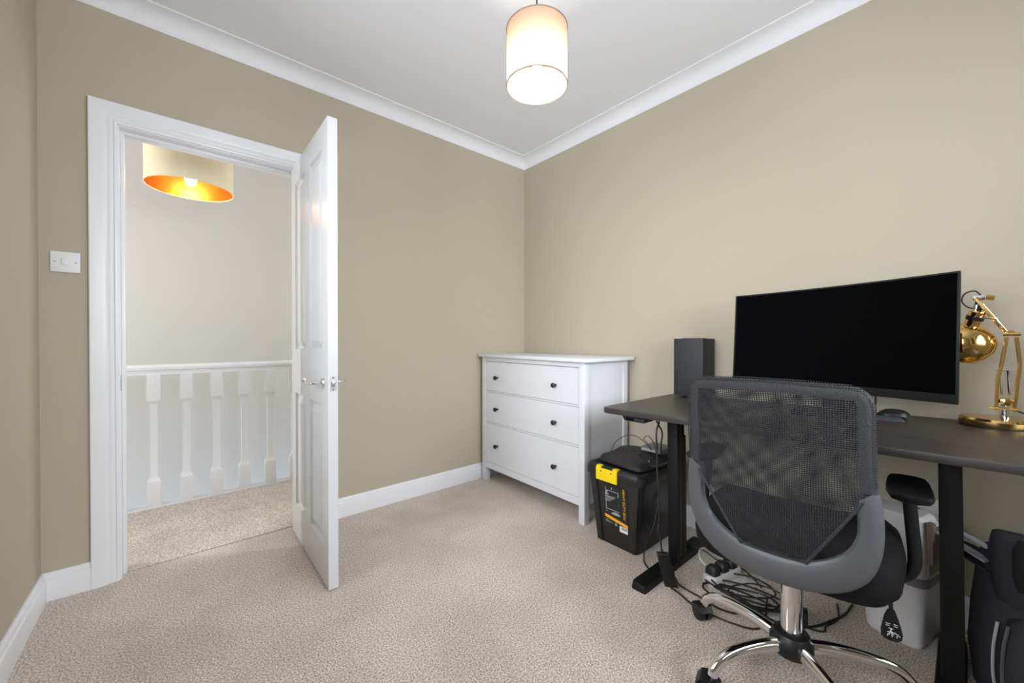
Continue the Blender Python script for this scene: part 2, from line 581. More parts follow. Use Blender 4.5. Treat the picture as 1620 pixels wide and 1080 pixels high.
# coving
H, D = ZC - ZV, 0.085
cp = [(0, 0), (0, -H), (.005, -H), (.008, -H + .006)]
for i in range(7):
    a = radians(90 * i / 6)
    cp.append((.010 + (D - .018) * (1 - cos(a)), -H + .010 + (H - .017) * sin(a)))
cp += [(D - .004, -.006), (D, -.005), (D, 0)]
corn = {'lb': ((XL, Y0, ZC), (1, -1, 0)), 'br': ((X0, Y0, ZC), (-1, -1, 0)), 'rf': ((X0, YR, ZC), (-1, 1, 0)), 'fl': ((XL, YR, ZC), (1, 1, 0))}
for i, (a, b, lab) in enumerate((('lb', 'br', 'white curved coving above the doorway wall'), ('br', 'rf', 'white curved coving above the desk wall'),
                                 ('rf', 'fl', 'white curved coving above the window wall'), ('fl', 'lb', 'white curved coving above the left wall'))):
    m_ = MB().sweep2(cp, corn[a][0], corn[a][1], (0, 0, 1), corn[b][0], corn[b][1], (0, 0, 1))
    struct(m_.build('trim_%d' % (i + 1), 'cove'), lab, 'coving')

# skirting boards
zs = 0.1125
bp = [(0, 0), (.018, 0), (.018, zs - .028), (.0165, zs - .024), (.0125, zs - .021), (.0125, zs - .016), (.010, zs - .006), (.0055, zs), (0, zs)]
AXL, AXR = DL - .091, DR + .091
Z = (0, 0, 1)
struct(MB().sweep2(bp, (XL, YR, 0), (1, 1, 0), Z, (XL, Y0, 0), (1, -1, 0), Z).build('baseboard_left', 'trim'), 'white skirting board along the left wall', 'skirting')
b_ = MB().sweep2(bp, (XL, Y0, 0), (1, -1, 0), Z, (AXL, Y0, 0), (0, -1, 0), Z)
struct(b_.build('baseboard_back_left', 'trim'), 'short white skirting piece beside the door frame', 'skirting')
struct(MB().sweep2(bp, (AXR, Y0, 0), (0, -1, 0), Z, (X0, Y0, 0), (-1, -1, 0), Z).build('baseboard_back', 'trim'), 'white skirting board between door and chest', 'skirting')
struct(MB().sweep2(bp, (X0, Y0, 0), (-1, -1, 0), Z, (X0, YR, 0), (-1, 1, 0), Z).build('baseboard_right', 'trim'), 'white skirting board behind the desk', 'skirting')
struct(MB().sweep2(bp, (X0, YR, 0), (-1, 1, 0), Z, (XL, YR, 0), (1, 1, 0), Z).build('baseboard_front', 'trim'), 'white skirting board under the window', 'skirting')

# door frame: architrave, lining, stops, strike plate
fr = thing('trim_5', 'white moulded door frame around the open doorway', 'door frame', (DL, Y0, 0), kind='structure')
ap = [(0, 0), (0, .010), (.008, .0125), (.012, .009), (.017, .0125), (.022, .0145), (.030, .013), (.036, .0165), (.044, .019), (.083, .021), (.086, .019), (.086, 0)]
T = (0, -1, 0)
for nm, segs in (('architrave', [((DL - .005, Y0, 0), (-1, 0, 0), (DL - .005, Y0, DH + .005), (-1, 0, 1))]),
                 ('architrave', [((DL - .005, Y0, DH + .005), (-1, 0, 1), (DR + .005, Y0, DH + .005), (1, 0, 1))]),
                 ('architrave', [((DR + .005, Y0, DH + .005), (1, 0, 1), (DR + .005, Y0, 0), (1, 0, 0))])):
    for p0, a0, p1, a1 in segs:
        MB().sweep2(ap, p0, a0, T, p1, a1, T).build(nm, 'trim', fr)
MB().box(DL - .03, DL, Y0, Y0 + WT + .012, 0, DH + .03).build('lining', 'trim', fr, smooth=False)
MB().box(DR, DR + .03, Y0, Y0 + WT + .012, 0, DH + .03).build('lining', 'trim', fr, smooth=False)
MB().box(DL, DR, Y0, Y0 + WT + .012, DH, DH + .03).build('lining', 'trim', fr, smooth=False)
MB().box(DL, DL + .013, Y0 + .045, Y0 + .085, 0, DH).build('door_stop', 'trim', fr, .002)
MB().box(DR - .013, DR, Y0 + .045, Y0 + .085, 0, DH).build('door_stop', 'trim', fr, .002)
MB().box(DL + .013, DR - .013, Y0 + .045, Y0 + .085, DH - .013, DH).build('door_stop', 'trim', fr, .002)
sp = MB().box(DL, DL + .0015, Y0 + .008, Y0 + .032, .83, .90).box(DL, DL + .003, Y0 + .002, Y0 + .008, .845, .885)
sp.build('strike_plate', 'satin', fr)
th = MB().box(DL, DR, 2.464, 2.480, -.03, -.004).build('trim_6', 'gap')
struct(th, 'dark threshold gap between room and landing carpet', 'threshold')

# door leaf
LX0, LX1, LY0, LY1 = 0.466, 0.505, 1.727, 2.414
dz0, dz1 = 0.008, 1.986
door = thing('door_1', 'white four panel door standing open into the room', 'door', (LX1, LY1, 0), kind='structure')
cols = ((1.815, 2.030), (2.115, 2.328))
rows = ((.175, .775), (1.005, 1.880))
lf = MB()
ys = [LY0, cols[0][0], cols[0][1], cols[1][0], cols[1][1], LY1]
zz = [dz0, rows[0][0], rows[0][1], rows[1][0], rows[1][1], dz1]
for a in (0, 2, 4):
    lf.box(LX0, LX1, ys[a], ys[a + 1], dz0, dz1)
for a in (0, 2, 4):
    for c in (1, 3):
        lf.box(LX0, LX1, ys[c], ys[c + 1], zz[a], zz[a + 1])
lf.build('leaf_frame', 'doorw', door, smooth=False)
for (ya, yb) in cols:
    for (za, zb) in rows:
        p = MB()

        def loop(x, i):
            return [(x, ya + i, za + i), (x, yb - i, za + i), (x, yb - i, zb - i), (x, ya + i, zb - i)]
        prof_ = ((.0005, 0), (.004, .002), (.012, .007), (.013, .016), (.011, .021), (.002, .044), (.001, .048))
        p.rings([loop(LX0 + a, b) for a, b in prof_], False, True)
        p.rings([loop(LX1 - a, b) for a, b in prof_], False, True)
        p.build('panel', 'doorw', door, smooth=False)
# latch plate, levers
hy, hz = 1.793, 0.872
lp = MB().box(LX0 + .008, LX1 - .008, LY0 - .0015, LY0, hz - .030, hz + .032)
lo = lp.build('latch_plate', 'satin', door)
MB().box(LX0 + .014, LX1 - .014, LY0 - .009, LY0 - .001, hz - .012, hz + .012).build('latch_bolt', 'satin', lo, .002)
for dz in (-.023, .025):
    MB().lathe([(.0035, 0), (.003, .001)], ((LX0 + LX1) / 2, LY0 - .0014, hz + dz), (0, -1, 0), 10).build('screw', 'chrome', lo)
for sx, xf in ((-1, LX0), (1, LX1)):
    h = MB().lathe([(.026, 0), (.026, .006), (.022, .010), (.012, .011)], (xf, hy, hz), (sx, 0, 0), 28)
    ho = h.build('handle_rose', 'chrome', door)
    pts = [(xf + sx * .010, hy, hz), (xf + sx * .030, hy, hz), (xf + sx * .046, hy + .006, hz), (xf + sx * .052, hy + .022, hz - .003),
           (xf + sx * .052, hy + .05, hz - .004), (xf + sx * .050, hy + .078, hz + .002), (xf + sx * .048, hy + .098, hz + .010), (xf + sx * .050, hy + .114, hz + .008), (xf + sx * .052, hy + .122, hz)]
    MB().tube(pts, .0085, 12, flat=.0065, up=(0, 0, 1), smooth=5).build('lever', 'chrome', ho)
for z in (.22, 1.0, 1.76):
    MB().cyl((LX1 + .002, LY1 + .002, z), (LX1 + .002, LY1 + .002, z + .08), .005, 12).build('hinge', 'satin', door)

# light switch
sw = thing('light_switch', 'white square light switch plate left of the door frame', 'switch', (-.360, Y0, 1.376))
MB().box(-.4015, -.3185, Y0 - .009, Y0, 1.334, 1.418).build('plate', 'white', sw, .003)
MB().box(-.371, -.351, Y0 - .0135, Y0 - .008, 1.363, 1.391).build('rocker', 'white', sw, .0015)
for x in (-.389, -.331):
    MB().lathe([(.0035, 0), (.003, .001)], (x, Y0 - .0088, 1.376), (0, -1, 0), 10).build('screw', 'satin', sw)

# wall socket
so = thing('wall_socket', 'white double wall socket beneath the desk', 'socket', (X0, .085, .40))
MB().box(X0 - .010, X0, .012, .158, .358, .444).build('plate', 'white', so, .003)
for yc in (.050, .120):
    MB().box(X0 - .0135, X0 - .009, yc - .008, yc + .008, .418, .436).build('rocker', 'white', so, .001)
    s_ = MB()
    s_.box(X0 - .0105, X0 - .0095, yc - .004, yc + .004, .394, .401)
    for d in (-.011, .011):
        s_.box(X0 - .0105, X0 - .0095, yc + d - .0035, yc + d + .0035, .376, .380)
    s_.build('pin_slots', 'blackpl', so, smooth=False)

# ------------------------------------------------------------------ landing banister
ban = thing('banister', 'white landing banister with chamfered balusters beyond the doorway', 'banister', (0.2, 3.325, 0))
MB().box(-2.6, 2.4, 3.292, 3.36, -.25, .010).build('base_rail', 'trim', ban, .003)
hr = [(-.030, .835), (-.030, .850), (-.024, .853), (-.024, .860), (-.034, .866), (-.034, .882), (-.024, .894), (0, .898), (.024, .894), (.034, .882), (.034, .866), (.024, .860), (.024, .853), (.030, .850), (.030, .835)]
MB().rings([[(x, 3.326 + a, z) for a, z in hr] for x in (-2.6, 2.4)]).build('handrail', 'trim', ban)
bal0 = None
for i in range(-15, 10):
    xc = 0.026 + .1575 * i
    if bal0 is None:
        bal = MB()
        R = []
        for z, h in ((.008, .0325), (.165, .0325), (.176, .0295), (.182, .024), (.200, .0185), (.645, .0185), (.662, .024), (.668, .0295), (.679, .0325), (.838, .0325)):
            R.append([(xc - h, 3.326 - h, z), (xc + h, 3.326 - h, z), (xc + h, 3.326 + h, z), (xc - h, 3.326 + h, z)])
        bal0 = bal.rings(R).build('baluster', 'trim', ban, .002, 1)
        x00 = xc
    else:
        c = bal0.copy()
        C.objects.link(c)
        c.parent = ban
        c.location = (xc - x00, 0, 0)


# ------------------------------------------------------------------ pendant lamps
def drum(name, label, cat, c, r, h, z0, cordtop, m_out, m_in, m_rim, bulb, brad, cordm, hf=.86):
    t = thing(name, label, cat, (c[0], c[1], cordtop))
    th = .0015
    MB().lathe([(r, z0), (r, z0 + h)], (c[0], c[1], 0), Z, 64, False, False).build('shade', m_out, t)
    if m_in:
        MB().lathe([(r - th, z0 + .001), (r - th, z0 + h - .001)], (c[0], c[1], 0), Z, 64, False, False).build('lining', m_in, t)
    for z in (z0, z0 + h):
        MB().tube([(c[0] + r * cos(a), c[1] + r * sin(a), z) for a in [2 * pi * i / 64 for i in range(65)]], .0026, 6).build('rim_ring', m_rim, t)
    sp_ = MB()
    zt = z0 + h * hf
    for k in range(3):
        a = 2 * pi * k / 3 + .3
        sp_.cyl((c[0], c[1], zt), (c[0] + r * cos(a), c[1] + r * sin(a), z0 + h - .003), .0015, 6)
    sp_.lathe([(.022, -.004), (.022, .004)], (c[0], c[1], zt), Z, 20)
    sp_.build('spider_ring', 'satin', t)
    MB().lathe([(.018, zt - .05), (.019, zt), (.012, zt + .02), (.006, zt + .03)], (c[0], c[1], 0), Z, 20).build('lamp_holder', 'white', t)
    bz = zt - .05
    MB().lathe([(.012, bz), (.014, bz - .015), (brad * .8, bz - .04), (brad, bz - .062), (brad * .8, bz - .085), (brad * .35, bz - .1), (.001, bz - .103)], (c[0], c[1], 0), Z, 20).build('bulb', bulb, t)
    MB().cyl((c[0], c[1], zt + .02), (c[0], c[1], cordtop - .02), .003, 8).build('cord', cordm, t)
    MB().lathe([(.045, 0), (.045, -.008), (.03, -.022), (.006, -.028)], (c[0], c[1], cordtop), Z, 28).build('ceiling_rose', 'white', t)
    return t


drum('pendant_lamp', 'lit peach drum pendant lamp hanging from the room ceiling', 'lamp', (1.012, 1.044), .112, .205, 2.000, ZC, 'shade', None, 'shaderim', 'bulb', .028, 'cable', .70)
drum('hall_pendant_lamp', 'wide cream drum lamp with gold lining seen through the doorway', 'lamp', (.049, 2.989), .205, .20, 1.944, ZC, 'velvet', 'gold', 'velvet', 'bulb2', .03, 'white')

# ------------------------------------------------------------------ chest of drawers
ch = thing('chest_of_drawers', 'white three drawer chest with dark knobs in the corner', 'chest of drawers', (1.96, 1.88, 0))
cx0, cx1, cy0, cy1 = 1.735, 2.165, 1.402, 2.383
MB().box(1.708, 2.180, 1.362, 2.405, .927, .948).build('top', 'chestw', ch, .004)
for x in (cx0, cx1 - .045):
    for y in (cy0, cy1 - .042):
        MB().box(x, x + .045, y, y + .042, 0, .927).build('leg', 'chestw', ch, .002)
for y in (cy0 + .008, cy1 - .026):
    MB().box(cx0 + .045, cx1 - .045, y, y + .018, .105, .927).build('side_panel', 'chestw', ch, smooth=False)
MB().box(cx1 - .02, cx1 - .01, cy0 + .04, cy1 - .04, .105, .927).build('back_panel', 'chestw', ch, smooth=False)
fy0, fy1 = cy0 + .042, cy1 - .042
for za, zb in ((.896, .927), (.668, .678), (.434, .445), (.100, .146)):
    MB().box(cx0 + .004, cx0 + .03, fy0, fy1, za, zb).build('rail', 'chestw', ch, .001, 1)
for za, zb, kz in ((.680, .893, .779), (.447, .666, .552), (.148, .432, .284)):
    d = MB().box(cx0 + .003, cx0 + .022, fy0 + .003, fy1 - .003, za, zb).box(cx0 + .022, cx0 + .36, fy0 + .02, fy1 - .02, za + .02, zb - .03).build('drawer', 'chestw', ch, .0015, 1)
    for ky in (1.628, 2.199):
        MB().lathe([(.008, 0), (.006, .006), (.006, .014), (.013, .018), (.0155, .024), (.0145, .029), (.008, .033), (.001, .034)], (cx0 + .003, ky, kz), (-1, 0, 0), 20).build('knob', 'knob', d)

# ------------------------------------------------------------------ desk (its top leans a little up to the right)
DX0, DX1, DY0, DY1 = 1.468, 2.150, -.305, 1.097


def dtop(y):
    return .746 + (1.095 - y) * .0195


desk = thing('standing_desk', 'black wood-grain standing desk with steel legs along the right wall', 'desk', (1.8, .4, 0))
poly = rrect(DX0, DX1, DY0, DY1, .045, 6)
tp = MB().frustum([(x, y, dtop(y) - .024) for x, y in poly], [(x, y, dtop(y)) for x, y in poly])
tp.build('desktop', 'deskwood', desk, .003)
for yc in (.893, .027):
    zt = dtop(yc) - .024
    lean = .008 if yc > .5 else .010

    def col(x0, x1, h, z0, z1):
        f = lambda z: yc + lean * (z / .72 - .5)
        return MB().frustum([(x0, f(z0) - h, z0), (x1, f(z0) - h, z0), (x1, f(z0) + h, z0), (x0, f(z0) + h, z0)],
                            [(x0, f(z1) - h, z1), (x1, f(z1) - h, z1), (x1, f(z1) + h, z1), (x0, f(z1) + h, z1)])
    L_ = col(1.752, 1.800, .0245, .028, zt - .003).build('leg', 'steel', desk, .003)
    col(1.801, 1.838, .0245, .028, .60).build('outer_column', 'steel', L_, .003)
    col(1.801, 1.832, .019, .598, zt - .045).build('inner_column', 'gloss', L_, .002)
    MB().box(1.801, 2.06, yc - .03, yc + .03, zt - .045, zt - .002).build('top_bracket', 'steel', desk, .003)
    ft = MB().frustum([(x, y, 0.0) for x, y in rrect(1.455, 2.045, yc - .034, yc + .034, .012, 3)],
                      [(x, y, .030) for x, y in rrect(1.462, 2.038, yc - .031, yc + .031, .012, 3)])
    ft.build('foot', 'steel', desk, .002)
zb_ = dtop(.46) - .07
MB().box(1.785, 1.825, .05, .87, zb_ - .012, zb_ + .035).build('crossbar', 'steel', desk, .003)
MB().box(1.92, 1.99, .30, .74, zb_ - .01, zb_ + .04).build('control_box', 'blackpl', desk, .004)
kp = MB().frustum([(1.474, .878, .704), (1.545, .878, .704), (1.545, .955, .704), (1.474, .975, .704)],
                  [(1.474, .872, .7235), (1.56, .862, .7235), (1.56, .985, .7235), (1.474, .985, .7235)]).build('control_keypad', 'blackpl', desk, .006, 3)
MB().box(1.4725, 1.4745, .925, .962, .709, .718).build('display', 'gloss', kp)
for k in range(3):
    MB().box(1.472, 1.4745, .880 + k * .014, .890 + k * .014, .710, .717).build('button', 'console', kp, .001, 1)

# ------------------------------------------------------------------ game console tower
gc = thing('game_console', 'dark grey tower games console at the desk\'s left end', 'console', (2.12, .96, dtop(.96)))
gz = dtop(.96) + .0065
MB().box(2.048, 2.192, .884, 1.040, gz, gz + .306).build('body', 'console', gc, .004)
MB().box(2.0475, 2.0485, 1.020, 1.0225, gz + .012, gz + .145).build('disc_slot', 'bagin', gc, smooth=False)
MB().lathe([(.0065, 0), (.006, .0015)], (2.048, 1.023, gz + .286), (-1, 0, 0), 16).build('power_button', 'blackpl', gc)
MB().lathe([(.062, 0), (.062, .002), (.058, .003)], (2.12, .962, gz + .306), Z, 32).build('vent_dish', 'blackpl', gc)
MB().lathe([(.065, -.004), (.065, 0)], (2.12, .962, gz), Z, 28).build('foot_ring', 'blackpl', gc)

# ------------------------------------------------------------------ curved monitor
mo = thing('curved_monitor', 'large black curved monitor with dark screen on the desk', 'monitor', (2.0, .36, dtop(.36)))
pr, pl = Vector((1.860, .018)), Vector((1.928, .700))
mid = (pr + pl) / 2
ch_d = (pl - pr)
half = ch_d.length / 2
ch_d.normalize()
nb = Vector((ch_d.y, -ch_d.x))      # away from the viewer (towards the wall)
if nb.x < 0:
    nb = -nb
Rm = 1.5
mz0, mz1 = .852, 1.268


def mp_(s, z, off):
    """s across -half..half, z height, off depth behind the screen face"""
    sag = (sqrt(Rm * Rm - s * s) - sqrt(Rm * Rm - half * half))
    q = mid + ch_d * s + nb * (sag + off + (z - .85) * .07)
    return (q.x, q.y, z + .010 * (-s / half) * ((z - .85) / .42))


def curved(s0, s1, z0, z1, o0, o1, n=20):
    rs = []
    for i in range(n + 1):
        s = s0 + (s1 - s0) * i / n
        rs.append([mp_(s, z0, o0), mp_(s, z1, o0), mp_(s, z1, o1), mp_(s, z0, o1)])
    return MB().rings(rs)


curved(-half, half, mz0, mz1, 0, .022).build('housing', 'bezel', mo, .002)
curved(-half + .006, half - .006, mz0 + .030, mz1 - .006, -.0008, .004).build('screen', 'gloss', mo)
curved(-half * .55, half * .55, mz0 + .06, mz1 - .05, .022, .060, 12).build('rear_shell', 'bezel', mo, .008)
MB().box(1.93, 1.935, .070, .074, .8505, .853).build('power_light', 'white', mo, smooth=False)
sc = mid + nb * .10
zd = dtop(.36)
MB().frustum([(sc.x - .02, sc.y - .035, zd + .01), (sc.x + .02, sc.y - .035, zd + .01), (sc.x + .02, sc.y + .035, zd + .01), (sc.x - .02, sc.y + .035, zd + .01)],
             [(sc.x + .0, sc.y - .03, 1.08), (sc.x + .03, sc.y - .03, 1.08), (sc.x + .03, sc.y + .03, 1.08), (sc.x + .0, sc.y + .03, 1.08)]).build('stand_neck', 'bezel', mo, .004)
MB().frustum([(x, y, dtop(y)) for x, y in rrect(sc.x - .12, sc.x + .06, sc.y - .06, sc.y + .12, .03)], [(x, y, dtop(y) + .012) for x, y in rrect(sc.x - .12, sc.x + .06, sc.y - .06, sc.y + .12, .03)]).build('stand_base', 'bezel', mo, .003)
MB().tube([(2.00, .255, .90), (1.99, .235, .87), (1.98, .222, .845), (1.97, .225, .80), (1.96, .25, .775), (1.95, .29, dtop(.29) + .004)], .0032, 8, smooth=6).build('cable', 'cable', mo)

# ------------------------------------------------------------------ mouse and small black dock on the desk
z = dtop(.19)
dk = thing('docking_station', 'slim dark grey dock lying beneath the mouse on desk', 'dock', (1.97, .20, z), radians(18))
MB().frustum([(-.035, -.055, 0), (.035, -.055, 0), (.035, .085, 0), (-.035, .085, 0)], [(-.026, -.042, .016), (.030, -.048, .016), (.030, .08, .016), (-.026, .08, .016)]).build('body', 'console', dk, .002, local=True)
MB().box(.0, .028, -.066, -.052, .003, .015).build('plug', 'blackpl', dk, .003, local=True)
ms = thing('computer_mouse', 'black domed computer mouse resting on the slim dock', 'mouse', (1.985, .175, z + .016), radians(18))
R = []
for t_ in range(9):
    a = t_ / 8
    yy = -.045 + .09 * a
    hw = .030 * (1 - abs(2 * a - 1) ** 3.2) ** .5 + .0005
    hh = .024 * (1 - abs(2 * a - .9) ** 2.4) ** .6 if abs(2 * a - .9) < 1 else .001
    R.append([(hw * cos(pi * k / 8), yy, .001 + max(hh, .001) * sin(pi * k / 8)) for k in range(9)])
MB().rings(R).build('shell', 'blackpl', ms, local=True, angle=60)
MB().tube([(-.0, -.026, .0205), (-.0, -.017, .0235)], .002, 6).build('scroll_wheel', 'satin', ms, local=True)

# ------------------------------------------------------------------ brass desk lamp
lc = Vector((2.075, -.068))
lz = dtop(-.068)
la = thing('desk_lamp', 'polished brass adjustable desk lamp at the right end of desk', 'lamp', (lc.x, lc.y, lz))
MB().lathe([(.086, 0), (.086, .003)], (lc.x, lc.y, lz), Z, 48).build('felt_pad', 'blackpl', la)
MB().lathe([(.085, .003), (.088, .009), (.088, .022), (.083, .029), (.040, .032), (.012, .033)], (lc.x, lc.y, lz), Z, 56).build('base', 'brass', la)
pv = Vector((2.075, -.083, lz + .062))         # lower pivot
MB().lathe([(.012, .031), (.012, .040), (.009, .042), (.009, .062)], (pv.x, pv.y, lz), Z, 20).build('stem', 'chrome', la)
el = Vector((2.070, -.092, lz + .306))          # elbow
tpk = Vector((2.062, -.022, lz + .432))         # top knuckle
ar = MB()


def flatbar(mb, pts, w, t):
    mb.ribbon(pts, w, t, up=(0, 1, 0.1), smooth=5)


for sy in (1, -1):
    for sx_ in (-.016, .016):
        o0, o1, o2, o3 = (.019, .017, .011, .006) if sy > 0 else (-.017, -.024, -.025, -.014)
        b = MB()
        b.ribbon([(pv.x + sx_, pv.y + o0, pv.z - .006), (pv.x + sx_, pv.y + o1, pv.z + .085), (pv.x + sx_, pv.y + o2 - .003, pv.z + .15), (el.x + sx_ * .8, el.y + o3 + .002, el.z - .01)], .010, .008, up=(0, 1, .1), smooth=5)
        b.build('lower_arm', 'brass', la, .0008, 1)
kn = MB()
kn.cyl((pv.x - .022, pv.y + .034, pv.z), (pv.x - .022, pv.y - .030, pv.z), .0035, 10)
kn.cyl((pv.x, pv.y - .02, pv.z + .025), (pv.x, pv.y + .02, pv.z + .025), .008, 12)
kn.lathe([(.013, 0), (.015, .004), (.012, .010), (.003, .012)], (pv.x - .018, pv.y + .002, pv.z + .022), (-1, 0, 0), 6)
kn.build('pivot_nut', 'brass', la)
for dy in (.008, -.008):
    MB().tube([(pv.x - .010, pv.y + dy, pv.z + .045), (pv.x - .010, pv.y + dy + .004, pv.z + .125)], .0028, 8).build('spring', 'chrome', la)
MB().cyl((pv.x - .010, pv.y + .024, pv.z + .127), (pv.x - .010, pv.y - .016, pv.z + .127), .002, 8).build('spring_bar', 'chrome', la)
eb = MB()
eb.cyl((el.x - .02, el.y + .016, el.z), (el.x - .02, el.y - .020, el.z), .006, 12)
eb.cyl((el.x - .024, el.y, el.z + .006), (el.x + .02, el.y, el.z + .006), .008, 12)
eb.build('elbow_joint', 'brass', la)
# upper arms slope up to the head
for sx_ in (-.010, .010):
    for dv in (0, .016):
        b = MB()
        b.ribbon([(el.x + sx_, el.y + .004 + dv * .6, el.z + dv * .8), (tpk.x + sx_, tpk.y - .004 + dv * .6, tpk.z - .014 + dv * .8)], .011, .008, up=(0, .8, .6))
        b.build('upper_arm', 'brass', la, .0008, 1)
hk = MB()
hk.cyl((tpk.x, tpk.y - .016, tpk.z), (tpk.x, tpk.y + .010, tpk.z), .010, 14)
hk.cyl((tpk.x - .018, tpk.y - .008, tpk.z), (tpk.x + .018, tpk.y - .008, tpk.z), .0045, 10)
hk.build('head_knuckle', 'chrome', la)
MB().cyl((tpk.x - .016, tpk.y - .018, tpk.z - .002), (tpk.x - .016, tpk.y - .036, tpk.z - .006), .009, 6).build('wing_nut', 'brass', la)
ax = Vector((.15, .28, -.93)).normalized()      # where the shade points
nk = tpk + Vector((-.002, -.002, -.046))
MB().cyl(tpk + Vector((-.006, .002, -.01)), nk + ax * .035 + Vector((-.012, 0, 0)), .0032, 10).build('fork', 'chrome', la)
MB().lathe([(.006, -.020), (.007, 0)], nk, ax, 14).build('cable_gland', 'blackpl', la)
MB().lathe([(.016, 0), (.019, .004), (.019, .018)], nk, ax, 26).build('cap', 'brass', la)
MB().lathe([(.0215, .018), (.0215, .032)], nk, ax, 26).build('collar', 'blackpl', la)
MB().lathe([(.019, .032), (.019, .054)], nk, ax, 26).build('neck', 'brass', la)
pts = [(.019, .052), (.040, .056), (.061, .071), (.074, .096), (.076, .124), (.067, .150), (.052, .172)]
inn = [(r_ - .0015, h_ + .001) for r_, h_ in reversed(pts)]
MB().lathe(pts + inn, nk, ax, 48, False, False).build('shade', 'brass', la)
MB().tube([nk + ax * .025 + Vector((-.02, -.01, 0)), nk + ax * .025 + Vector((-.012, -.045, -.004)), el + Vector((-.016, .02, .022))], .0028, 8).build('tension_rod', 'chrome', la)
MB().tube([tpk + Vector((-.004, -.01, .004)), tpk + Vector((-.008, .006, .022)), tpk + Vector((-.010, .028, .014)), tpk + Vector((-.010, .034, -.012)), tpk + Vector((-.006, .018, -.034)), nk - ax * .012], .0022, 8, smooth=6).build('flex', 'cable', la)
MB().tube([pv + Vector((0, -.02, -.004)), pv + Vector((.01, -.05, -.02)), pv + Vector((.02, -.09, -.05)), pv + Vector((.03, -.13, -.06))], .0028, 8, smooth=5).build('power_cord', 'cable', la)

# ------------------------------------------------------------------ storage box
bx = thing('storage_box', 'black lidded plastic storage box with yellow clip on carpet', 'storage box', (1.88, 1.155, 0))


def fx(z):
    return 1.686 - .026 * z / .36


def rr3(x0, x1, y0, y1, r, z):
    return [(x, y, z) for x, y in rrect(x0, x1, y0, y1, r, 4)]


MB().rings([rr3(1.688, 2.06, 1.040, 1.274, .022, 0), rr3(1.686, 2.063, 1.036, 1.278, .025, .006), rr3(1.662, 2.095, 1.004, 1.310, .03, .355)]).build('body', 'boxpl', bx)
for ya, yb, yc_, yd_ in ((1.236, 1.268, 1.262, 1.302), (1.046, 1.078, 1.012, 1.056)):
    MB().frustum([(fx(.004) - .006, ya, .004), (fx(.004) + .01, ya, .004), (fx(.004) + .01, yb, .004), (fx(.004) - .006, yb, .004)],
                 [(fx(.352) - .005, yc_, .352), (fx(.352) + .01, yc_, .352), (fx(.352) + .01, yd_, .352), (fx(.352) - .005, yd_, .352)]).build('corner_rib', 'boxpl', bx, .003)
MB().rings([rr3(1.648, 2.110, .990, 1.326, .035, .352), rr3(1.645, 2.113, .987, 1.329, .036, .360), rr3(1.645, 2.113, .987, 1.329, .036, .392), rr3(1.655, 2.103, .997, 1.319, .034, .404), rr3(1.675, 2.083, 1.017, 1.299, .028, .404), rr3(1.680, 2.078, 1.022, 1.294, .026, .398)]).build('lid', 'boxpl', bx, angle=40)
cl = MB()
cl.box(1.636, 1.646, 1.122, 1.248, .336, .398)
cl.box(1.640, 1.668, 1.122, 1.150, .395, .408)
cl.box(1.640, 1.668, 1.220, 1.248, .395, .408)
clo = cl.build('clip', 'yellow', bx, .003)
for y in (1.155, 1.216):
    MB().lathe([(.004, 0), (.004, .0006)], (1.636, y, .384), (-1, 0, 0), 12).build('rivet', 'blackpl', clo)
MB().box(2.112, 2.122, 1.095, 1.22, .336, .398).build('clip', 'yellow', bx, .003)


def onface(mb, y0, y1, z0, z1, off, sl=0.0):
    """thin slab on the front face; sl = slant (z gain per unit towards -y)"""
    q = [(y0, z0 + sl), (y1, z0), (y1, z1), (y0, z1 + sl)]
    mb.frustum([(fx(z) - off, y, z) for y, z in q], [(fx(z) - off - .0006, y, z) for y, z in q])


lb = MB()
onface(lb, 1.082, 1.216, .086, .312, .0004)
lb = lb.build('label', 'labelk', bx, smooth=False)
m_ = MB()
onface(m_, 1.082, 1.216, .142, .158, .0012, -.022)
m_.build('yellow_band', 'orange', lb, smooth=False)
m_ = MB()
onface(m_, 1.084, 1.130, .090, .120, .0012)
st = m_.build('barcode_sticker', 'paper', lb, smooth=False)
m_ = MB()
for k in range(9):
    y = 1.089 + k * .0036
    onface(m_, y, y + (.0012 if k % 3 else .0022), .104, .117, .0020)
m_.build('barcode', 'blackpl', st, smooth=False)
m_ = MB()
for y0, y1, z0, z1 in ((1.205, 1.208, .185, .30), (1.128, 1.205, .186, .189), (1.13, 1.205, .283, .286), (1.168, 1.173, .293, .305),
                       (1.150, 1.212, .252, .256), (1.160, 1.204, .245, .248), (1.170, 1.206, .238, .2405), (1.180, 1.212, .230, .233),
                       (1.190, 1.212, .262, .268), (1.196, 1.206, .270, .284), (1.130, 1.134, .262, .286), (1.125, 1.175, .166, .174), (1.135, 1.165, .175, .180),
                       (1.2, 1.209, .172, .176), (1.195, 1.212, .128, .130), (1.18, 1.212, .122, .1235), (1.17, 1.212, .117, .1185), (1.145, 1.158, .112, .120), (1.148, 1.155, .122, .128)):
    onface(m_, y0, y1, z0, z1, .0012)
m_.build('printed_lines', 'labelg', lb, smooth=False)
# lettering runs downwards along the right edge of the label
zc_, yc_ = .236, 1.100
mtx = Matrix(((0, 0, -1, fx(zc_) - .0022), (0, -1, 0, yc_), (-1, 0, 0, zc_), (0, 0, 0, 1)))
mtx = Matrix.Translation((fx(zc_) - .0022, yc_, zc_)) @ Matrix(((.072, 0, -1, 0), (0, -1, 0, 0), (-1, 0, 0, 0), (0, 0, 0, 1)))
tx = text_mesh('HEAVY DUTY BOX', .0185, 'orange', 'lettering', lb, mtx)
tx['label'] = 'orange lettering HEAVY DUTY BOX'

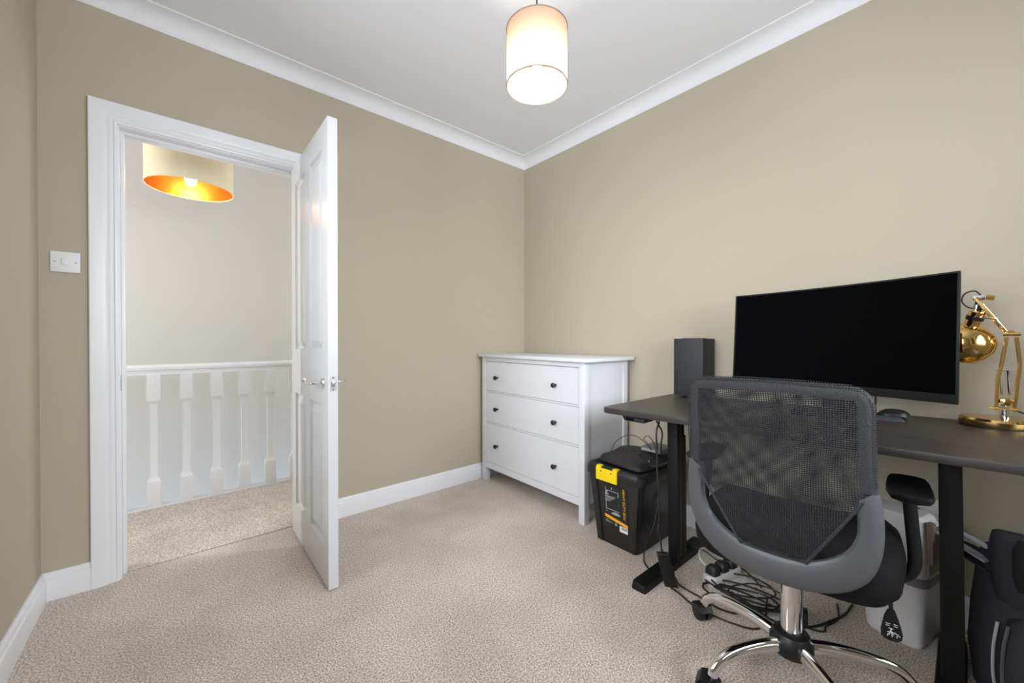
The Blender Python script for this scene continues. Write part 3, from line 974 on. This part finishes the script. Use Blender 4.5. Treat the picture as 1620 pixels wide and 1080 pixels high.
# laptop case and small grey tablet on the lid
sl = thing('laptop_case', 'soft black laptop case lying on the storage box lid', 'laptop case', (1.86, 1.15, .405))
sp_ = [(1.715, 1.275), (1.700, 1.150), (1.695, 1.050), (1.73, 1.022), (1.83, 1.008), (1.98, 1.010), (2.03, 1.04), (2.04, 1.16), (2.02, 1.28), (1.96, 1.31), (1.82, 1.31), (1.745, 1.30)]
spp = spline([(x, y, 0) for x, y in sp_] + [(sp_[0][0], sp_[0][1], 0)], 4)[:-1]
cen = Vector((1.86, 1.155, 0))
rs = []
for k, z in ((.95, .405), (1.0, .409), (1.0, .418), (.985, .424), (.9, .432), (.6, .438), (.2, .440)):
    rs.append([(cen.x + (p.x - cen.x) * k, cen.y + (p.y - cen.y) * k, z + .006 * sin(p.x * 30) * (k < .95) + .012 * max(0, (p.x - 1.9) / .15) * (z > .41)) for p in spp])
MB().rings(rs).build('case_body', 'sleeve', sl, angle=50)
MB().tube([(1.74, 1.008, .418), (1.81, 1.0, .417), (1.90, .990, .417), (1.985, 1.0, .418)], .0028, 6, smooth=5).build('zip', 'blackpl', sl)
MB().ribbon([(1.76, 1.012, .432), (1.78, .985, .436), (1.83, .972, .440), (1.89, .972, .442), (1.93, .985, .440), (1.945, 1.01, .436)], .018, .004, smooth=5).build('handle', 'sleeve', sl)
tb = thing('tablet_box', 'flat grey box lying on the laptop case', 'box', (1.95, 1.17, .442))
MB().frustum([(x, y, .4575) for x, y in ((1.90, 1.15), (1.895, 1.035), (2.03, 1.03), (2.035, 1.15))], [(x, y, .478) for x, y in ((1.90, 1.15), (1.895, 1.035), (2.03, 1.03), (2.035, 1.15))]).build('shell', 'greybox', tb, .003)
MB().box(1.893, 1.899, 1.05, 1.14, .462, .474).build('front_panel', 'labelg', tb, smooth=False)

# ------------------------------------------------------------------ office chair
CH = (1.447, .352, 0)
cr = radians(6)
chair = thing('office_chair', 'black mesh back office chair with chrome five star base', 'office chair', CH, cr)
t0 = radians(81) - cr
hub = MB().lathe([(.026, .082), (.050, .086), (.058, .102), (.057, .128), (.046, .148), (.033, .154)], (0, 0, 0), Z, 30)
hub.build('base_hub', 'blackpl', chair, local=True)
for k in range(5):
    a = t0 + k * 2 * pi / 5
    d = Vector((cos(a), sin(a), 0))
    pth = [d * .030 + Vector((0, 0, .112)), d * .09 + Vector((0, 0, .122)), d * .16 + Vector((0, 0, .124)), d * .215 + Vector((0, 0, .119)), d * .255 + Vector((0, 0, .106)), d * .280 + Vector((0, 0, .084)), d * .288 + Vector((0, 0, .066))]
    lg = MB().tube(pth, .015, 14, flat=.020, up=(0, 0, 1), smooth=5, radii=(.0165, .012)).build('base_leg', 'chrome', chair, local=True, angle=60)
    # caster trails at its own swivel angle
    ca = a + random.uniform(-1.2, 1.2)
    e = Vector((cos(ca), sin(ca), 0))
    c0 = d * .288
    wc = c0 + e * .012 + Vector((0, 0, .0302))
    side = Vector((-e.y, e.x, 0))
    cs = MB()
    for s_ in (1, -1):
        cs.lathe([(.022, .003), (.030, .005), (.030, .018), (.026, .025), (.012, .027)], wc, side * s_, 22)
    co = cs.build('caster', 'blackpl', chair, local=True)
    hd = MB()
    hd.rings([[wc + side * s_ + e * (r_ * cos(radians(b_))) + Vector((0, 0, r_ * sin(radians(b_)))) for r_ in (.0312, .0345) for b_ in ([20, 55, 90, 125, 160] if r_ < .033 else [160, 125, 90, 55, 20])] for s_ in (-.025, .025)])
    hd.build('caster_hood', 'blackpl', co, local=True)
    MB().cyl(c0 + Vector((0, 0, .05)), c0 + Vector((0, 0, .072)), .0065, 10).build('caster_stem', 'chrome', co, local=True)
MB().lathe([(.029, .146), (.029, .300)], (0, 0, 0), Z, 32).build('column', 'chrome', chair, local=True)
MB().lathe([(.031, .146), (.033, .149), (.031, .153)], (0, 0, 0), Z, 32).build('column_collar', 'satin', chair, local=True)
MB().lathe([(.024, .300), (.024, .39)], (0, 0, 0), Z, 24).build('column_sleeve', 'blackpl', chair, local=True)
MB().box(-.12, .10, -.075, .075, .372, .404).build('tilt_mechanism', 'blackpl', chair, .008, local=True)
# seat cushion
sw_, rs = [], []
sp_ = [(.255, 0), (.25, .14), (.215, .215), (.10, .245), (-.06, .245), (-.17, .225), (-.215, .16), (-.225, 0)]
sp_ = sp_ + [(x, -y) for x, y in reversed(sp_[1:-1])]
spp = spline([(x, y, 0) for x, y in sp_] + [(sp_[0][0], sp_[0][1], 0)], 5)[:-1]
for k, z in ((.80, .398), (.93, .404), (1.0, .428), (1.015, .462), (.985, .498), (.90, .518), (.70, .524), (.35, .520), (.08, .519)):
    rs.append([(p.x * k, p.y * k, z - (.035 * max(0, (p.x - .12) / .13) ** 2 * (k > .6))) for p in spp])
MB().rings(rs).build('seat', 'seat', chair, local=True, angle=70)

# backrest surface: forward offset of the shell at (y, z)
BOFF = .004


def bxs(y, z):
    return -.318 - .15 * (z - .7) + .6 * y * y + (.10 * max(0, .56 - z) ** 1.0 * .6)


def bpt(y, z, off=0.0):
    return Vector((bxs(y, z) + off, y + BOFF, z))


# U-shaped grey frame
outer = [(.200, .722), (.206, .695), (.211, .65), (.211, .595), (.204, .545), (.188, .50), (.160, .465), (.120, .440), (.065, .424), (0, .419)]
inner = [(.160, .690), (.164, .665), (.166, .635), (.163, .600), (.153, .572), (.138, .550), (.115, .530), (.085, .513), (.045, .502), (0, .499)]


def resample(pl_, n):
    P = spline([(a, b, 0) for a, b in pl_], 8)
    L = [0]
    for i in range(1, len(P)):
        L.append(L[-1] + (P[i] - P[i - 1]).length)
    out = []
    for k in range(n):
        t = L[-1] * k / (n - 1)
        i = 0
        while i < len(L) - 2 and L[i + 1] < t:
            i += 1
        f = (t - L[i]) / max(1e-9, L[i + 1] - L[i])
        out.append(P[i].lerp(P[i + 1], f))
    return out


N = 26
O, I = resample(outer, N), resample(inner, N)
O = [(p.x, p.y) for p in O] + [(-p.x, p.y) for p in reversed(O[:-1])]
I = [(p.x, p.y) for p in I] + [(-p.x, p.y) for p in reversed(I[:-1])]
rs = []
for (a, b), (c, d) in zip(O, I):
    m1 = (a + (c - a) * .12, b + (d - b) * .12)
    m2 = (a + (c - a) * .88, b + (d - b) * .88)
    mm = ((a + c) / 2, (b + d) / 2)
    rs.append([bpt(a, b, .006), bpt(*m1, -.004), bpt(*mm, -.009), bpt(*m2, -.005), bpt(c, d, .003), bpt(c, d, .016), bpt(*mm, .022), bpt(a, b, .018)])
MB().rings(rs).build('back_frame', 'frame', chair, local=True, angle=50)


# net panel: rows from the top edge down to the V
def topz(y):
    u = abs(y) / .196
    return .966 - .010 * u * u - (.045 * max(0, (u - .80) / .20) ** 2.2)


def halfw(z):
    if z > .735:
        return .196 + .004 * (.95 - z) / .2
    t = (.735 - z) / (.735 - .507)
    return max(.07, .200 - .130 * t)


def net(off, bulge, name, mname, z0=.505, zt=.966, uvf=lambda c: (c.y, c.z)):
    rows_, nz, ny = [], 40, 28
    for i in range(nz + 1):
        row = []
        for j in range(ny + 1):
            s_ = -1 + 2 * j / ny
            t = i / nz
            z = z0 + (zt - z0) * t
            y = s_ * halfw(z)
            z = min(z, topz(y))
            bl = bulge * (1 - s_ * s_) * sin(pi * min(1, t * 1.02))
            row.append(bpt(y, z, off + bl))
        rows_.append(row)
    n = ny + 1
    vs = [p for r_ in rows_ for p in r_]
    fs = [(i * n + j, i * n + j + 1, (i + 1) * n + j + 1, (i + 1) * n + j) for i in range(nz) for j in range(ny)]
    return MB().add(vs, fs).build(name, mname, chair, local=True, angle=80, uvf=uvf)


net(-.006, -.002, 'net_panel', 'net')
net(.016, .012, 'inner_net', 'net2', zt=.935, uvf=lambda c: (c.y + .007 * sin(c.z * 17 + c.y * 11), c.z + .010 * sin(c.y * 13 - c.z * 6)))
# padded net-covered border: top bar and both uprights
bd = []
for (y, z) in [(.202, .715), (.198, .80), (.197, .87), (.195, .915), (.185, .940), (.165, .953)]:
    bd.append((y, z))
path = bd + [(y, .966 - .010 * (y / .196) ** 2 - .006) for y in (.12, .06, 0)]
P_ = resample(path, 30)
full = [(p.x, p.y) for p in P_] + [(-p.x, p.y) for p in reversed(P_[:-1])]
rs = []
for i, (y, z) in enumerate(full):
    cy_, cz_ = 0, .78
    dv = Vector((cy_ - y, cz_ - z))
    # inward direction: sideways on uprights, downward on the top bar
    k = min(1, max(0, (z - .88) / .07)) * min(1, max(0, (.205 - abs(y)) / .05))
    iv = Vector((-math.copysign(1, y) * (1 - k) if abs(y) > 1e-6 else 0, -k)).normalized()
    w_ = .030
    A = (y, z)
    B = (y + iv.x * w_, z + iv.y * w_)
    Mi = ((A[0] + B[0]) / 2, (A[1] + B[1]) / 2)
    rs.append([bpt(A[0], A[1], .008), bpt(A[0] + iv.x * .003, A[1] + iv.y * .003, -.004), bpt(*Mi, -.0085), bpt(B[0], B[1], -.0065), bpt(B[0], B[1], .016), bpt(*Mi, .020), bpt(A[0] + iv.x * .003, A[1] + iv.y * .003, .018)])
MB().rings(rs).build('back_border', 'netrim', chair, local=True, angle=60)
# seam along the lower V edges
for s_ in (1, -1):
    MB().tube([bpt(s_ * halfw(z), z, -.004) for z in [.507 + .195 * i / 10 for i in range(11)]], .004, 8).build('net_seam', 'netrim', chair, local=True)
# bracket joining backrest and seat
MB().ribbon([(-.05, 0, .385), (-.13, 0, .392), (-.185, .0, .408), (-.215, .006, .44), (-.232, .01, .49)], .07, .012, up=(0, 0, 1), smooth=5).build('back_bracket', 'blackpl', chair, .003, local=True)
# arms
for s_ in (1, -1):
    yo = s_ * .262
    MB().tube([(.04, s_ * .16, .400), (.04, s_ * .215, .396), (.04, s_ * .247, .406), (.042, s_ * .266, .434), (.044, s_ * .268, .48), (.046, s_ * .262, .56), (.048, s_ * .256, .635)], .0145, 16, flat=.0125, up=(1, 0, 0.01), smooth=6).build('arm_post', 'blackpl', chair, local=True, angle=60)
    rs = []
    pw = [(-.075, .030), (-.065, .041), (-.02, .046), (.05, .046), (.10, .043), (.125, .036), (.132, .022)]
    yc_ = s_ * .256
    for x_, h_ in pw:
        dz_ = .006 * ((x_ - .03) / .1) ** 2
        rs.append([(x_, yc_ + h_ * c1, .634 + dz_ + zz_ + .006 * (c1 * c1)) for c1, zz_ in ((-.85, .002), (-1, .010), (-.95, .018), (-.5, .023), (0, .024), (.5, .023), (.95, .018), (1, .010), (.85, .002), (0, 0))])
    MB().rings(rs).build('arm_pad', 'blackpl', chair, local=True, angle=55)
# height lever with paddle
lv = MB().tube([(.02, -.09, .385), (.0, -.18, .388), (-.012, -.212, .380), (-.016, -.220, .355), (-.018, -.222, .330)], .005, 8, smooth=5).build('height_lever', 'blackpl', chair, local=True)
# paddle faces the viewer: plane spanned by (across) a_ and (down) d_
a_ = Vector((.45, -.89, 0)).normalized()
n_ = Vector((-.89, -.45, .12)).normalized()
d_ = Vector((-.04, -.02, -1)).normalized()
pc = Vector((-.018, -.222, .332))
shape = [(-.007, 0), (.007, 0), (.011, .012), (.019, .040), (.024, .064), (.021, .078), (.008, .084), (-.012, .080), (-.022, .072), (-.023, .055), (-.015, .018)]
MB().frustum([pc + a_ * x + d_ * y - n_ * .003 for x, y in shape], [pc + a_ * x + d_ * y + n_ * .003 for x, y in shape]).build('lever_paddle', 'blackpl', lv, .0015, local=True)
pm = MB()
for x0, y0, x1, y1 in ((-.014, .036, -.004, .037), (-.014, .041, -.006, .042), (.003, .037, .012, .039), (.004, .042, .012, .044), (-.008, .048, .002, .050), (-.002, .050, -.007, .066), (-.004, .052, .003, .066),
                       (-.011, .058, .008, .060), (-.009, .062, -.011, .069), (.007, .062, .014, .064), (.010, .066, .010, .072), (-.001, .060, -.001, .071), (.013, .066, .017, .068)):
    v0, v1 = pc + a_ * x0 + d_ * y0 + n_ * .0034, pc + a_ * x1 + d_ * y1 + n_ * .0034
    pm.ribbon([v0, v1], .0014, .0006, up=n_)
pm.build('paddle_pictogram', 'paper', lv, local=True, smooth=False)

# ------------------------------------------------------------------ waste bin
bn = thing('waste_bin', 'white slim waste bin with brown side flap under desk', 'bin', (1.890, .098, 0), radians(-14))
MB().rings([rr3(.006, .190, .006, .146, .028, 0), rr3(0, .195, 0, .152, .032, .008), rr3(-.014, .212, -.014, .168, .036, .245), rr3(-.010, .208, -.010, .164, .034, .245)]).build('body', 'binw', bn, local=True)
MB().rings([rr3(-.016, .214, -.016, .170, .037, .222), rr3(-.019, .217, -.019, .173, .038, .236), rr3(-.016, .214, -.016, .170, .037, .254)], False, False).build('bin_liner', 'liner', bn, local=True)
MB().rings([rr3(-.015, .213, -.015, .169, .037, .250), rr3(-.016, .214, -.016, .170, .037, .258), rr3(-.010, .200, -.010, .166, .034, .36), rr3(-.006, .130, -.004, .164, .03, .440), rr3(.004, .110, .006, .154, .025, .452)]).build('lid', 'binw', bn, local=True)
MB().frustum([(.012, -.0145, .264), (.185, -.0145, .264), (.172, -.0090, .350), (.012, -.0090, .350)], [(.012, -.019, .264), (.185, -.019, .264), (.172, -.0135, .350), (.012, -.0135, .350)]).build('side_panel', 'binshade', bn, .003, local=True)  # side of the white lid, its shade painted on as a taupe panel
fl = [(.008, .446), (.030, .446), (.086, .352), (.090, .325), (.074, .306), (.008, .306)]
MB().frustum([(x_, -.010, z_) for x_, z_ in fl], [(x_, -.028, z_) for x_, z_ in fl]).build('flap', 'binflap', bn, .005, local=True)
MB().tube([(.085, -.006, .395), (.12, -.010, .398), (.155, -.012, .375), (.188, -.014, .30)], .010, 10, flat=.006, smooth=5).build('lid_handle', 'binw', bn, local=True)

# ------------------------------------------------------------------ backpack
bk = thing('backpack', 'black fabric backpack slumped under the desk\'s right end', 'backpack', (1.90, -.19, 0))


def blob(y0, y1, zs_, xs_, n=20, pw=3.0):
    """stack of super-ellipses: zs_ heights, xs_ = (x centre, x half, y centre, y half)"""
    rs_ = []
    for z_, (xc, xh, yc, yh) in zip(zs_, xs_):
        r_ = []
        for i in range(n):
            a = 2 * pi * i / n
            c_, s2 = cos(a), sin(a)
            r_.append((xc + xh * math.copysign(abs(c_) ** (2 / pw), c_), yc + yh * math.copysign(abs(s2) ** (2 / pw), s2), z_))
        rs_.append(r_)
    return rs_


MB().rings(blob(0, 0, (0, .02, .12, .24, .34, .40, .435), ((1.90, .10, -.15, .115), (1.90, .125, -.15, .135), (1.90, .135, -.15, .145), (1.905, .125, -.15, .140), (1.92, .105, -.15, .13), (1.93, .085, -.15, .12), (1.935, .04, -.15, .08)), 28)).build('main_body', 'bag', bk, angle=70)
MB().rings(blob(0, 0, (.30, .34, .40, .46, .492, .498), ((1.845, .06, -.20, .145), (1.842, .062, -.20, .152), (1.838, .055, -.20, .155), (1.835, .040, -.20, .155), (1.835, .022, -.20, .150), (1.835, .008, -.20, .14)), 28)).build('roll_top', 'bag', bk, angle=70)
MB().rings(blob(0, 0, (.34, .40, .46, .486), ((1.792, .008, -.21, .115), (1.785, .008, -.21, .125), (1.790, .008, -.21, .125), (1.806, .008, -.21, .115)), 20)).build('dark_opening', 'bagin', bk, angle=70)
MB().rings(blob(0, 0, (.02, .05, .14, .22, .262, .275), ((1.785, .045, -.20, .120), (1.775, .055, -.20, .135), (1.772, .056, -.20, .138), (1.780, .050, -.20, .132), (1.790, .035, -.20, .120), (1.80, .012, -.20, .10)), 28)).build('front_pocket', 'bag', bk, angle=70)
MB().tube([(1.742, -.078, .262), (1.738, -.070, .20), (1.738, -.068, .12), (1.745, -.072, .055)], .005, 8, flat=.003, smooth=5).build('pocket_piping', 'frame', bk)
MB().tube([(1.765, -.060, .255), (1.758, -.053, .19), (1.758, -.052, .12), (1.765, -.056, .07)], .004, 8, flat=.003, smooth=5).build('zip', 'strap', bk)
MB().ribbon([(1.915, -.055, .405), (1.925, .005, .428), (1.93, .045, .430), (1.92, .055, .415), (1.90, .02, .405), (1.86, -.045, .385)], .030, .005, up=(0, 0, 1), smooth=6).build('shoulder_strap', 'strap', bk)
MB().ribbon([(1.90, -.06, .385), (1.915, .0, .40), (1.918, .035, .400), (1.90, .015, .385), (1.86, -.05, .36)], .036, .006, up=(0, 0, 1), smooth=6).build('strap_padding', 'bag', bk)
MB().ribbon([(1.76, -.05, .012), (1.735, -.015, .010), (1.715, .003, .008), (1.70, .0, .02)], .02, .003, smooth=4).build('loose_strap', 'strap', bk)


# ------------------------------------------------------------------ cables, power brick, extension lead
def cable(name, label, pts, r, m='cable', k=8):
    P = [Vector(p) for p in pts]
    base = P[0]
    mb = MB().tube(P, r, 8, smooth=k)
    o_ = mb.build(name, m)
    return tag(o_, label, 'cable', 'loose cables under the desk')


pb = thing('power_brick', 'black power brick leaning on the left desk foot', 'power brick', (1.525, .815, .03))
top_, bot_ = Vector((1.512, .812, .172)), Vector((1.548, .795, .036))
dd = (bot_ - top_).normalized()
sx_ = Vector((.65, -.76, 0)).normalized()
ny_ = dd.cross(sx_).normalized()
q = lambda c, w_, h_: [c + sx_ * (w_ * a) + ny_ * (h_ * b) for a, b in ((-1, -1), (1, -1), (1, 1), (-1, 1))]
MB().frustum(q(top_, .024, .015), q(bot_, .027, .016)).build('body', 'blackpl', pb, .004)
MB().frustum(q(top_ - dd * .001, .022, .013), q(top_ - dd * .004, .018, .010)).build('end_cap', 'console', pb, .001)
MB().cyl(top_ - dd * .004, top_ - dd * .022, .006, 10, .004).build('strain_relief', 'blackpl', pb)
MB().cyl(bot_, bot_ + dd * .018, .005, 10, .0035).build('strain_relief', 'blackpl', pb)

cable('hanging_cable', 'black cable hanging from the desk to the power brick', [(1.56, .855, .706), (1.53, .852, .66), (1.53, .848, .58), (1.525, .845, .50), (1.52, .835, .42), (1.515, .83, .32), (1.512, .828, .27), tuple(top_ - dd * .02)], .0035)
fb = MB().lathe([(.0035, 0), (.008, .006), (.008, .03), (.0035, .036)], (1.5125, .829, .252), (0, 0, 1), 14).build('cable_ferrite', 'blackpl')
tag(fb, 'small black bulge on the hanging cable above the brick', 'cable clip')
cable('thin_charging_cable', 'thin dark cable looping above the laptop case', [(1.80, 1.27, .436), (1.83, 1.26, .49), (1.84, 1.20, .535), (1.83, 1.13, .545), (1.82, 1.07, .52), (1.80, 1.03, .50), (1.79, 1.03, .52), (1.80, 1.07, .55), (1.79, 1.04, .57), (1.75, .99, .555), (1.70, .95, .53), (1.66, .94, .51), (1.62, .93, .50), (1.60, .925, .50)], .0018)
tag(MB().lathe([(.001, -.009), (.008, -.006), (.009, 0), (.008, .006), (.001, .009)], (1.598, .923, .508), (1, .3, 0), 14).build('cable_clip', 'blackpl'), 'round dark cable clip beside the hanging cable', 'cable clip')
cable('desk_leg_cable', 'short black cable curling behind the left desk leg', [(1.72, .975, .712), (1.74, .965, .66), (1.76, .95, .61), (1.76, .955, .55), (1.765, .955, .50), (1.79, .94, .505), (1.83, .935, .53)], .0035)
cable('crossbar_cable', 'black cable drooping right of the left desk leg', [(1.85, .86, .52), (1.87, .83, .50), (1.90, .79, .50), (1.93, .75, .52), (1.95, .72, .58)], .0032)
cable('box_side_cable', 'black cable curving down past the storage box corner', [(1.84, 1.005, .30), (1.78, 1.0, .15), (1.72, 1.005, .08), (1.66, .985, .015), (1.62, .93, .005), (1.60, .90, .005), (1.60, .865, .034), (1.62, .82, .033), (1.62, .79, .006), (1.61, .70, .005), (1.60, .62, .005), (1.63, .56, .005), (1.70, .56, .006)], .0033)
cable('brick_floor_cable', 'black cable running from the brick along the carpet', [tuple(bot_ + dd * .014), (1.565, .765, .006), (1.54, .70, .005), (1.54, .64, .005), (1.55, .57, .005), (1.58, .50, .005), (1.64, .48, .006), (1.72, .50, .008), (1.80, .52, .01)], .0033)
rnd = random.Random(3)
for i, (cx_, cy_, ra, rb, ro, zz_, lab) in enumerate((
        (1.73, .60, .13, .11, .5, .012, 'black cable loop nearest the carpet in the tangle'),
        (1.76, .58, .15, .10, .3, .020, 'long black cable loop in the tangle under the desk'),
        (1.79, .61, .11, .12, .8, .026, 'black cable loop at the back of the tangle'),
        (1.70, .56, .12, .07, .15, .032, 'narrow black cable loop on top of the tangle'),
        (1.74, .53, .10, .10, 1.1, .038, 'round black cable loop right of the extension lead'))):
    pts = []
    for k in range(15):
        a = 2 * pi * k / 11 + i
        px_, py_ = ra * cos(a), rb * sin(a)
        pts.append((cx_ - px_ * sin(ro) + py_ * cos(ro) * .4 + rnd.uniform(-.003, .003), cy_ + px_ * cos(ro) + py_ * sin(ro) + rnd.uniform(-.003, .003), zz_ + .004 * sin(k * 1.7)))
    cable('coiled_cable', lab, pts, .0034)
cable('thick_floor_cable', 'thick black cable running right behind the chair column', [(1.70, .62, .03), (1.69, .55, .02), (1.68, .47, .007), (1.70, .41, .006), (1.76, .36, .006), (1.83, .33, .006), (1.92, .30, .006), (2.02, .29, .006)], .0045)
cable('bin_floor_cable', 'thin black cable trailing on carpet towards the bin', [(1.80, .50, .012), (1.78, .44, .006), (1.74, .38, .005), (1.76, .33, .005), (1.80, .33, .005), (1.88, .31, .005), (1.98, .33, .006)], .003)
cable('wall_floor_cable', 'black cable on carpet behind the left desk leg', [(1.93, .99, .006), (1.92, .90, .034), (1.93, .83, .033), (1.94, .76, .006), (1.96, .68, .008), (1.90, .60, .012), (1.86, .56, .012)], .0033)
cable('white_lead', 'white cable arching over the desk foot from the lead', [(1.76, .745, .060), (1.765, .77, .075), (1.80, .79, .085), (1.86, .80, .078), (1.91, .775, .06), (1.93, .72, .05), (1.94, .66, .03), (1.94, .58, .012)], .0045, 'wcable')
cable('white_floor_lead', 'white cable lying on carpet behind the tangle', [(1.80, .55, .012), (1.83, .50, .008), (1.86, .46, .006), (1.90, .45, .006), (1.97, .47, .006), (2.05, .50, .006)], .0045, 'wcable')
ex = thing('extension_lead', 'white extension lead with black plugs beside desk foot', 'extension lead', (1.83, .70, 0), radians(-12))
MB().rings([rr3(-.11, .10, -.03, .03, .028, 0), rr3(-.113, .103, -.033, .033, .03, .006), rr3(-.113, .103, -.033, .033, .03, .028), rr3(-.105, .095, -.026, .026, .024, .038)]).build('housing', 'wcable', ex, local=True)
for x_ in (-.07, -.01, .05):
    pg = MB().rings([rr3(x_ - .024, x_ + .024, -.026, .026, .012, .038), rr3(x_ - .022, x_ + .022, -.024, .024, .012, .060), rr3(x_ - .014, x_ + .014, -.016, .016, .008, .072)])
    pg.build('plug', 'cable', ex, local=True)
